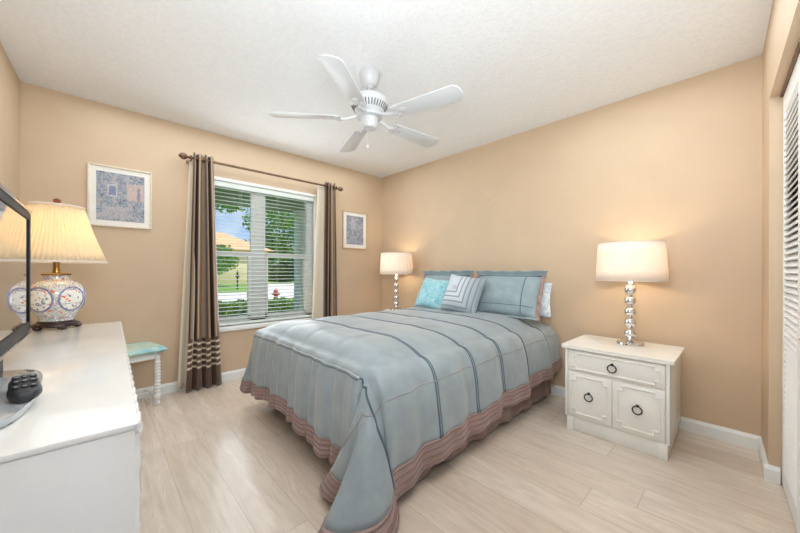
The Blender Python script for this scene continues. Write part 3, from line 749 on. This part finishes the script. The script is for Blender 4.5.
def nightstand(label, loc, w, d, h):
    r = thing('nightstand', label, 'nightstand', loc)
    x0, x1 = -w/2, w/2; yf = -d/2
    MB().box((x0+.012, yf+.016, 0), (x1-.012, d/2-.01, .095), .003).box((x0+.010, yf+.004, 0), (x0+.055, yf+.05, .095), .003).box((x1-.055, yf+.004, 0), (x1-.010, yf+.05, .095), .003).build('plinth', 'ivory_lacquer', r)
    MB().box((x0, yf+.012, .09), (x1, d/2, h-.022), .003).build('body', 'ivory_lacquer', r)
    # top slab with a scalloped edge
    pts = []; X0, X1, Y0, Y1 = x0-.018, x1+.018, yf-.012, d/2
    def edge(p, q, n):
        for i in range(n*6):
            t = i/(n*6); nx, ny = (q[1]-p[1]), -(q[0]-p[0]); l = math.hypot(nx, ny); k2 = .0035*abs(math.sin(PI*t*n))
            pts.append((lerp(p[0], q[0], t)+nx/l*k2, lerp(p[1], q[1], t)+ny/l*k2))
    edge((X0, Y0), (X1, Y0), 10); edge((X1, Y0), (X1, Y1), 6); pts.append((X1, Y1)); pts.append((X0, Y1)); edge((X0, Y1-.001), (X0, Y0), 6)
    MB().prism(pts, h-.022, h, .003).build('top', 'ivory_lacquer', r, angle=30)
    zd = h-.19
    dr = MB().box((x0+.022, yf, zd+.02), (x1-.022, yf+.03, h-.034), .003); bamboo_frame(dr, x0+.05, x1-.05, zd+.035, h-.05, yf-.001, .02)
    dr = dr.build('drawer', 'ivory_lacquer', r); ring_pull(MB(), 0, yf-.002, (zd+h-.018)/2-.004).build('ring_pull', 'black_iron', dr)
    for s in (-1, 1):
        a, c = (x0+.022, -.003) if s < 0 else (.003, x1-.022)
        dd = MB().box((a, yf, .105), (c, yf+.03, zd+.008), .003); bamboo_frame(dd, a+.024, c-.024, .128, zd-.014, yf-.001)
        dd = dd.build('door', 'ivory_lacquer', r); ring_pull(MB(), (a+c)/2+.0, yf-.002, .255).build('ring_pull', 'black_iron', dd)
    for a in (x0, x1-.018): MB().box((a, yf+.002, .093), (a+.018, yf+.03, h-.024), .004).build('corner_post', 'ivory_lacquer', r)
    return r
NX = 2.945
nightstand('ivory nightstand with one drawer and two doors, dark ring pulls, right of the bed', (NX, -.328, 0), .565, .50, .583)
# the far bedside table, hidden behind the bed: a plain narrow stand under the lamp
r = thing('side_table', 'narrow white side table under the far lamp, in the corner behind the bed', 'table', (.545, -.22, 0))
MB().box((-.105, -.12, .582), (.105, .16, .607), .006).build('table_top', 'ivory_lacquer', r)
MB().box((-.09, -.10, .50), (.09, .14, .583), .003).build('apron', 'ivory_lacquer', r)
for sx in (-1, 1):
    for sy in (-1, 1): MB().lathe([(.012, 0), (.018, .50), (.018, .582)], (sx*.075, sy*.09+.01, 0), 14).build('leg', 'ivory_lacquer', r)

# ------------------------------------------------------------------ chrome ball lamps
def ball_lamp(label, loc, energy):
    r = thing('table_lamp', label, 'lamp', loc)
    MB().lathe([(0, 0), (.078, 0), (.082, .006), (.080, .016), (.06, .022), (.03, .026), (.016, .034), (.012, .044), (0, .045)], seg=40).build('base', 'chrome', r)
    b = MB(); z = .040
    for i in range(5):
        b.ball((0, 0, z+.036), .0355, 28); b.lathe([(.0, z+.070), (.013, z+.070), (.016, z+.074), (.013, z+.079), (0, z+.079)], seg=20); z += .0770
    b.tube([(0, 0, z-.01), (0, 0, z+.05)], .008, 12); b.build('stem', 'chrome', r, angle=50)
    zs0, zs1 = .445, .705
    b = MB(); b.grid(lambda u, v: (lerp(.208, .194, v)*math.cos(2*PI*u), lerp(.208, .194, v)*math.sin(2*PI*u), lerp(zs0, zs1, v)), 64, 4)
    sh = b.build('lamp_shade', 'shade_white', r, solid=.002, normals=False, angle=180)
    for zz, RR in ((zs0, .208), (zs1, .194)): MB().torus((0, 0, zz), RR, .0022, 'z', 48, 6).build('shade_rim', 'shade_white', sh)
    b = MB().tube([(0, 0, zs1-.012), (.0, 0, zs1+.01)], .004, 8)
    for i in range(3): a = 2*PI*i/3; b.tube([(0, 0, zs1-.012), (.194*math.cos(a), .194*math.sin(a), zs1-.003)], .0018, 6)
    b.build('shade_spider', 'chrome', sh)
    MB().ball((0, 0, .58), .030, 16).tube([(0, 0, z-.002), (0, 0, .56)], .011, 12).build('bulb', 'bulb', r)
    q = light('lamp_light', 'POINT', (0, 0, .585), (0, 0, 0), energy, (1, .80, .55), .035); q.parent = r
    return r
ball_lamp('chrome ball stem table lamp with white drum shade standing on the ivory nightstand', (2.975, -.245, .583), 9)
ball_lamp('chrome ball stem table lamp with white drum shade in the far corner behind the bed', (.555, -.235, .607), 8.5)

# ------------------------------------------------------------------ dresser
DX0, DX1, DYF, DH = .985, 2.675, -2.872, .787
dres = thing('dresser', 'long white lacquered dresser along the left wall with trimmed edge', 'dresser', ((DX0+DX1)/2, -3.11, 0), math.radians(-1.3))
def D(x, y, z): return (x-(DX0+DX1)/2, y+3.11, z)
yb = -3.372
MB().box(D(DX0+.03, yb, 0), D(DX1-.03, DYF-.045, .09), .003).build('plinth', 'white_lacquer', dres)
MB().box(D(DX0+.012, yb, .085), D(DX1-.002, DYF-.006, DH-.012), .002).build('body', 'white_lacquer', dres)
MB().box(D(DX0, yb, DH-.012), D(DX1, DYF, DH), .003).build('top', 'white_lacquer', dres)
b = MB()
for zz in (DH-.007,):
    n = 26; pts = []; rr = []
    for i in range(n*4+1):
        t = i/(n*4); pts.append(D(lerp(DX0, DX1, t), DYF, zz)); rr.append(.0075 if i % 4 == 0 else .005)
    b.tube(pts, rr, 8)
for xx in (DX0+.016, DX1-.016):
    n = 11; pts = []; rr = []
    for i in range(n*4+1):
        t = i/(n*4); pts.append(D(xx, DYF-.006, lerp(.09, DH-.022, t))); rr.append(.012 if i % 4 == 0 else .009)
    b.tube(pts, rr, 8)
b.build('bamboo_trim', 'white_lacquer', dres)
cw = (DX1-DX0-.07)/3
for c in range(3):
    for q in range(3):
        xa = DX0+.035+c*cw+.006; xb = xa+cw-.012; za = .10+q*.222; zb = za+.212
        m3 = TR((xa+xb)/2-(DX0+DX1)/2, DYF+3.11, 0) @ RZ(PI)
        dd = MB().box((-(xb-xa)/2, 0, za), ((xb-xa)/2, .03, zb), .003); bamboo_frame(dd, -(xb-xa)/2+.025, (xb-xa)/2-.025, za+.022, zb-.022, -.001, .025)
        bmesh.ops.transform(dd.bm, matrix=m3, verts=dd.bm.verts); dd = dd.build('drawer', 'white_lacquer', dres)
        rp = ring_pull(MB(), 0, -.002, (za+zb)/2-.01, .030); bmesh.ops.transform(rp.bm, matrix=m3, verts=rp.bm.verts); rp.build('ring_pull', 'brass', dd)

# ------------------------------------------------------------------ ginger jar lamp
JL = (1.055, -3.105, DH)
r = thing('table_lamp', 'glowing ginger jar lamp with pleated cream shade and painted flowers on the dresser', 'lamp', JL)
# carved stand
def footr(a, z): return 1+.05*math.cos(5*a)*(1 if z < .02 else .3)
b = MB().lathe([(.0, .012), (.082, .012), (.090, .016), (.088, .026), (.070, .034), (.068, .042), (.0, .042)], seg=60, rf=footr)
for i in range(5): a = 2*PI*i/5+.3; b.ball((.078*math.cos(a), .078*math.sin(a), .011), .015, 14, (1.2, 1.2, .75))
b.build('carved_stand', 'dark_wood', r)
def hexr(a, z): return 1+.018*math.cos(6*a)*math.sin(min(1, max(0, (z-.04)/.2))*PI)
vp = [(.0, .041), (.060, .041), (.064, .05), (.078, .075), (.098, .115), (.105, .15), (.104, .19), (.094, .22), (.072, .243), (.050, .254), (.046, .268), (.050, .276), (0, .277)]
# smoother profile
prof = []
for i in range(len(vp)-1):
    for q in range(4): prof.append((catmull([Vector((*p, 0)) for p in vp], (i+q/4)/(len(vp)-1)))[:2])
prof.append(vp[-1]); prof = [(max(0, p[0]), p[1]) for p in prof]
vase = MB().lathe(prof, seg=72).build('vase', 'porcelain', r, angle=60)
def vr(z):
    return interp(z, [(c_, a_) for a_, c_ in vp[1:-1]])
for ang in (-44, 28, 100, 172, 244):
    a0 = math.radians(ang+10+math.degrees(math.atan2(JL[1]-(-2.9525), 3.4925-JL[0]))*0)
    def med(u, v, k2=1.0, lift=.0012):
        th = 2*PI*u; rr = v
        zz = .155+.060*rr*math.sin(th); aa = a0+.53*rr*math.cos(th); R = vr(zz)+lift
        return (R*math.cos(aa), R*math.sin(aa), zz)
    MB().grid(lambda u, v: med(u, .02+.9*v), 40, 5).build('medallion', 'medallion', vase, normals=False, angle=180)
    ring = [med(i/48, 1.0, lift=.001) for i in range(48)]
    MB().tube(ring, .0040, 8, closed=True).build('medallion_rim', 'medallion_rim', vase)
MB().lathe([(0, .276), (.056, .276), (.058, .281), (.05, .286), (.016, .288), (.014, .312), (0, .312)], seg=36).build('cap', 'brass', r)
MB().tube([(0, 0, .31), (0, 0, .385)], .014, 14).build('socket', 'brass', r)
MB().tube([(0, 0, .38), (0, 0, .42)], .012, 14).ball((0, 0, .44), .032, 16).build('bulb', 'bulb', r)
zs0, zs1 = .345, .632
def pl(u, v):
    R = lerp(.192, .102, v)*(1+.014*math.cos(2*PI*u*64))
    R -= .006*math.sin(PI*v)
    return (R*math.cos(2*PI*u), R*math.sin(2*PI*u), lerp(zs0, zs1, v))
sh = MB().grid(pl, 512, 6).build('lamp_shade', 'shade_pleat', r, solid=.0016, normals=False, angle=180)
for zz, RR in ((zs0, .194), (zs1, .103)): MB().torus((0, 0, zz), RR, .005, 'z', 60, 8).build('shade_trim', 'shade_white', sh)
b = MB()
for i in range(3): a = 2*PI*i/3+.5; b.tube([(0, 0, zs1-.005), (.1*math.cos(a), .1*math.sin(a), zs1-.003)], .0018, 6)
b.tube([(0, 0, zs1-.01), (0, 0, zs1+.012)], .004, 8)
for s in (-1, 1): b.tube([(s*.02, 0, .312), (s*.055, 0, .42), (s*.05, 0, .54), (s*.012, 0, zs1-.008), (0, 0, zs1-.006)], .002, 6)
b.build('harp', 'brass', sh)
MB().lathe([(.009, 0), (.011, .004), (.007, .008), (.012, .014), (.016, .021), (.013, .029), (.005, .034), (0, .035)], (0, 0, zs1+.008), 20).build('finial', 'red_wood', sh)
q = light('lamp_light', 'POINT', (0, 0, .47), (0, 0, 0), 2.6, (1, .83, .60), .03); q.parent = r

# ------------------------------------------------------------------ television
tvx = 2.08; tv = thing('television', 'flat screen television on a glass stand on the dresser, lamp reflected in it', 'television', (tvx, -3.134, DH))
tw, z0, z1 = .72, .082, .505
MB().box((-tw/2, -.045, z0), (tw/2, -.004, z1), .006).build('cabinet', 'tv_black', tv)
bz = .025; b = MB()
for lo, hi in (((-tw/2, -.006, z0), (tw/2, .006, z0+bz+.01)), ((-tw/2, -.006, z1-bz), (tw/2, .006, z1)), ((-tw/2, -.006, z0), (-tw/2+bz, .006, z1)), ((tw/2-bz, -.006, z0), (tw/2, .006, z1))): b.box(lo, hi, .004)
b.build('bezel', 'tv_black', tv)
MB().box((-tw/2+bz-.004, -.004, z0+bz), (tw/2-bz+.004, .0015, z1-bz+.004)).build('screen', 'screen', tv, smooth=False)
for lo, hi in (((-tw/2-.006, -.02, z1), (tw/2+.006, .008, z1+.014)), ((-tw/2-.006, -.02, z0-.01), (tw/2+.006, .008, z0))): MB().box(lo, hi, .004).build('edge_strip', 'bezel_silver', tv)
b = MB().box((.02, -.03, .014), (.22, -.005, z0+.02), .006); b.build('neck', 'tv_black', tv)
pts = []
for i in range(49):
    a = PI+2*PI*i/48; c, s = math.cos(a), math.sin(a)
    pts.append((.245+.25*math.copysign(abs(c)**.7, c), -.004+.084*math.copysign(abs(s)**.75, s)))
MB().prism(pts[:-1], .004, .017, .004).build('glass_base', 'smoke_glass', tv, angle=30)
for x in (.06, .43):
    for y in (-.05, .05): MB().lathe([(.011, 0), (.011, .005)], (x, y, 0), 14).build('base_foot', 'tv_black', tv)
def remote(label, loc, rz, Lr, w, tilt=0):
    r = thing('remote_control', label, 'remote', loc, rz)
    prof = [(-Lr/2, .40), (-Lr/2+.012, .72), (-Lr*.3, 1.0), (0, .86), (Lr*.3, .94), (Lr/2-.012, .8), (Lr/2, .45)]
    def body(u, v):
        x = lerp(-Lr/2, Lr/2, v); k2 = w/2*interp(x, prof); a = 2*PI*u; c, s = math.cos(a), math.sin(a)
        hz = .021+.006*math.cos(PI*(v*2-1))
        e = .6 if v in (0, 1) else 1
        return (x, k2*math.copysign(abs(c)**.6, c), hz*e*(1+math.copysign(abs(s)**.7, s))*.75+.0005)
    b = MB().grid(body, 28, 24)
    for v in (0, 1):
        ring = [b.bm.verts.new(body(i/28, v)) for i in range(28)]; b.bm.faces.new(ring)
    bmesh.ops.remove_doubles(b.bm, verts=b.bm.verts, dist=.0002); b.build('case', 'remote', r, angle=60)
    for i in range(6):
        for j in range(3):
            x = -Lr/2+.028+i*Lr*.135; v = (x+Lr/2)/Lr; zt = 1.5*(.021+.006*math.cos(PI*(v*2-1)))
            MB().ball((x, (j-1)*w*.24, zt-.0005), .0062, 12, (1, 1.1, .5)).build('button', 'button', r)
            if i < 3: MB().box((x-.004, (j-1)*w*.24-.003, zt+.0024), (x+.003, (j-1)*w*.24+.003, zt+.0032)).build('button_mark', 'button_hi', r, smooth=False)
    return r
remote('chunky charcoal remote control lying on the front of the glass television stand', (2.375, -3.072, DH+.0175), math.radians(187), .145, .052)
remote('smaller dark remote control half out of view beside the chunky charcoal one', (2.35, -3.145, DH+.0175), math.radians(189), .13, .040)

# ------------------------------------------------------------------ stool
sr = math.radians(14)
st = thing('stool', 'white bobbin leg stool with watercolour blue cushion between dresser and curtain', 'stool', (.15, -2.765, 0), sr)
hs = .155
for sx in (-1, 1):
    for sy in (-1, 1):
        p = [(0, 0), (.014, .0), (.020, .012), (.016, .03), (.011, .04), (.020, .05), (.026, .068), (.022, .09), (.012, .10)]
        z = .10
        while z < .36:
            for i in range(1, 7): p.append((.0145+.0085*math.sin(PI*i/6), z+.026*i/6))
            z += .026
        p += [(.016, z+.005), (.018, z+.01), (.018, .405), (0, .405)]
        MB().lathe(p, (sx*hs*.93, sy*hs*.9, 0), 18).build('leg', 'white_trim', st)
a, c = hs*.93, hs*.9
MB().box((-a, -c, .375), (a, c, .42), .004).build('seat_frame', 'white_trim', st)
b = MB()
for q in (-1, 1): b.tube([(-a, q*c, .072), (a, q*c, .072)], .009, 10)
b.tube([(0, -c, .072), (0, c, .072)], .009, 10); b.build('stretcher', 'white_trim', st)
def cu(u, v, s):
    A, B = 2*u-1, 2*v-1; k2 = max(0, (1-abs(A)**8)*(1-abs(B)**8))**.32
    return (.195*A, .195*B, .448+s*(.030 if s > 0 else .027)*k2)
b = MB(); b.grid(lambda u, v: cu(u, v, 1), 24, 24); b.grid(lambda u, v: cu(u, v, -1), 24, 24); bmesh.ops.remove_doubles(b.bm, verts=b.bm.verts, dist=.0003)
b.build('cushion', 'cushion', st, angle=70)

# ------------------------------------------------------------------ outdoors
GZ = -.15
struct(MB().box((-70, -40, GZ-.1), (-.14, 60, GZ)).build('ground', 'grass', smooth=False))
struct(MB().prism([(-15.8, -30), (-10.6, -30), (-10.6, 40), (-15.8, 40)], GZ-.02, GZ+.012).build('street', 'concrete', smooth=False))
struct(MB().box((-1.45, -4.5, 2.02), (-.14, 1.5, 2.62)).build('porch_soffit', 'soffit', smooth=False))
tag(MB().box((-1.32, -.70, GZ), (-1.12, -.50, 2.02), .006).box((-1.35, -.73, GZ), (-1.09, -.47, GZ+.15), .006).box((-1.35, -.73, 1.94), (-1.09, -.47, 2.02), .006).build('porch_column', 'column'), 'pale square porch column outside the right window sash', 'column')
def leaves(b, c, rad, n, size, seed):
    rr = random.Random(seed)
    for _ in range(n):
        while True:
            p = Vector((rr.uniform(-1, 1), rr.uniform(-1, 1), rr.uniform(-1, 1)))
            if .35 < p.length < 1: break
        p = Vector((c[0]+p.x*rad[0], c[1]+p.y*rad[1], c[2]+p.z*rad[2]))
        a = Vector((rr.gauss(0, 1), rr.gauss(0, 1), rr.gauss(0, 1))).normalized(); q = a.orthogonal().normalized(); w = size*rr.uniform(.6, 1.3)
        vs = [b.bm.verts.new(p+a*w), b.bm.verts.new(p+q*w*.5+a.cross(q)*w*.1), b.bm.verts.new(p-a*w), b.bm.verts.new(p-q*w*.5)]
        b.bm.faces.new(vs)
for i in range(12):
    y = -2.6+i*.37; b = MB()
    leaves(b, (0, 0, .38), (.38, .19, .36), 1500, .036, i)
    leaves(b, (0, 0, .64), (.36, .18, .07), 400, .036, 40+i)
    sh = thing('hedge_shrub', 'clipped green hedge shrub below the window, row outside on the lawn', 'shrub', (-2.5, y, GZ+0), 0, 'clipped hedge row outside the window')
    b.build('foliage', 'hedge', sh, smooth=False)
    MB().tube([(0, 0, 0), (.02, .01, .3), (.0, .02, .6)], [.02, .015, .008], 8).build('stem', 'bark', sh)
def tree(name, label, loc, hgt, rad, m, n, size, seed, tr=.10):
    r = thing(name, label, 'tree', loc); b = MB(); rr = random.Random(seed)
    for i in range(9):
        a = rr.uniform(0, 2*PI); q = rr.uniform(.2, .8)
        leaves(b, (rad*q*math.cos(a), rad*q*math.sin(a), hgt-rad*.6+rr.uniform(-.7, .6)*rad), (rad*.55, rad*.55, rad*.45), n//9, size, seed*10+i)
    b.build('foliage', m, r, smooth=False)
    MB().tube([(0, 0, 0), (.05, .03, hgt*.3), (-.03, .02, hgt*.6), (0, 0, hgt*.8)], [tr*1.3, tr, tr*.8, tr*.4], 10).build('trunk', 'bark', r)
    return r
def gp(u, v, X):     # a point straight through the window on the plane x = X
    F = Vector((-math.sin(math.radians(46.57)), math.cos(math.radians(46.57)), 0)); R = Vector((F.y, -F.x, 0))
    d = F+R*((u-400)/320)+Vector((0, 0, -(v-270.5)/320)); c = Vector((3.4925, -2.9525, 1.088)); return c+d*((X-c.x)/d.x)
p = gp(226, 270, -16); tree('young_tree', 'small leafy tree in front of the house, seen in the lower left pane', (p.x-3, p.y, GZ), 2.6, 1.15, 'leaf', 2600, .10, 3, .06)
p = gp(233, 200, -9); tree('leafy_tree', 'bright tree rising above the tiled roof behind the left window sash', (-46, gp(214, 200, -46).y, GZ), 16, 4.6, 'leaf', 4200, .30, 4, .2)
tree('leafy_tree', 'broad green tree filling the upper part of the right window sash', (-48, gp(284, 230, -48).y, GZ), 10.8, 5.6, 'leaf', 5200, .30, 5, .2)
tree('leafy_tree', 'sparse tall tree with dark leaves near the porch column', (-22, gp(297, 230, -22).y, GZ), 8.6, 1.7, 'leaf_dark', 1700, .2, 6, .12)
for i, (u, X, rr_) in enumerate(((272, -34, 1.2), (284, -29, 1.4), (298, -34, 1.9))):
    p = gp(u, 270, X); sh = thing('garden_bush', ('round yellow green bush left of the dark bushes across the street', 'dark rounded bush across the street, behind the red hydrant', 'dark spreading bush across the street, beside the porch column')[i], 'bush', (X, p.y, GZ))
    b = MB(); leaves(b, (0, 0, rr_*.75), (rr_, rr_, rr_*.8), 1500, .16, 60+i); b.build('foliage', 'leaf' if i == 0 else 'leaf_dark', sh, smooth=False)
    MB().tube([(0, 0, 0), (0, 0, rr_)], .06, 8).build('stem', 'bark', sh)
struct(MB().prism([(-15.9, gp(263, 270, -15.9).y), (-15.9, gp(312, 270, -15.9).y), (-26, gp(300, 270, -26).y), (-27, gp(258, 270, -27).y)], GZ-.02, GZ+.010).build('driveway', 'concrete', smooth=False))
# the house across the street
hx = -28; ya = gp(190, 250, hx).y; ybn = gp(268, 250, hx).y; ez, rz_ = 3.0, 4.9
ho = thing('house', 'cream house with orange tiled roof across the street', 'house', (hx, (ya+ybn)/2, GZ)); hh = (ybn-ya)/2
MB().box((-8, -hh, 0), (0, hh, ez-GZ)).build('wall', 'stucco', ho, smooth=False)
b = MB(); o_ = .5
V = [b.bm.verts.new(p) for p in ((-8-o_, -hh-o_, ez-GZ), (o_, -hh-o_, ez-GZ), (o_, hh+o_, ez-GZ), (-8-o_, hh+o_, ez-GZ), (-4, -hh+3, rz_-GZ), (-4, hh-3, rz_-GZ))]
for f in ((0, 1, 4), (1, 2, 5, 4), (2, 3, 5), (3, 0, 4, 5), (3, 2, 1, 0)): b.bm.faces.new([V[i] for i in f])
b.build('roof', 'terracotta', ho, smooth=False)
gy = gp(238, 270, hx).y-(ya+ybn)/2
g = MB().box((0, gy-2.3, 0), (.06, gy+2.3, 2.5), .01)
for i in range(1, 5): g.box((.06, gy-2.28, i*.5-.01), (.075, gy+2.28, i*.5+.01))
g.build('garage_door', 'garage', ho)
w_ = MB().box((0, hh-2.2, 1.0), (.05, hh-.9, 2.2), .01).build('window', 'window_dark', ho)
# post and hydrant
p = gp(238, 288, -19.5); r = thing('mailbox_post', 'dark mailbox post standing on the lawn across the street', 'mailbox', (-19.6, p.y, GZ)); r.scale = (.72, .72, .72)
MB().box((-.06, -.06, 0), (.06, .06, 1.15), .01).build('post', 'iron', r); MB().box((-.22, -.12, 1.1), (.22, .12, 1.35), .06, 4).build('box', 'iron', r); MB().lathe([(.05, 1.35), (.1, 1.5), (.02, 1.75), (0, 1.78)], seg=14).build('cap', 'iron', r)
p = gp(276, 302, -9.9); r = thing('fire_hydrant', 'red fire hydrant at the edge of the street', 'fire hydrant', (-9.9, p.y, GZ)); r.scale = (.68, .68, .68)
MB().lathe([(.0, 0), (.19, 0), (.19, .05), (.13, .06), (.12, .46), (.16, .47), (.16, .52), (.13, .54), (.11, .62), (.05, .69), (.03, .70), (.03, .75), (0, .75)], seg=24).build('barrel', 'hydrant', r)
for s in (-1, 1): MB().lathe([(.055, 0), (.055, .09), (.07, .09), (.07, .13), (.02, .14), (.02, .16), (0, .16)], mtx=TR(0, s*.10, .40) @ RX(-s*PI/2), seg=16).build('hose_outlet', 'hydrant', r)
MB().lathe([(.07, 0), (.07, .09), (.085, .09), (.085, .14), (.02, .15), (0, .15)], mtx=TR(.10, 0, .36) @ RY(PI/2), seg=16).build('pumper_outlet', 'hydrant', r)
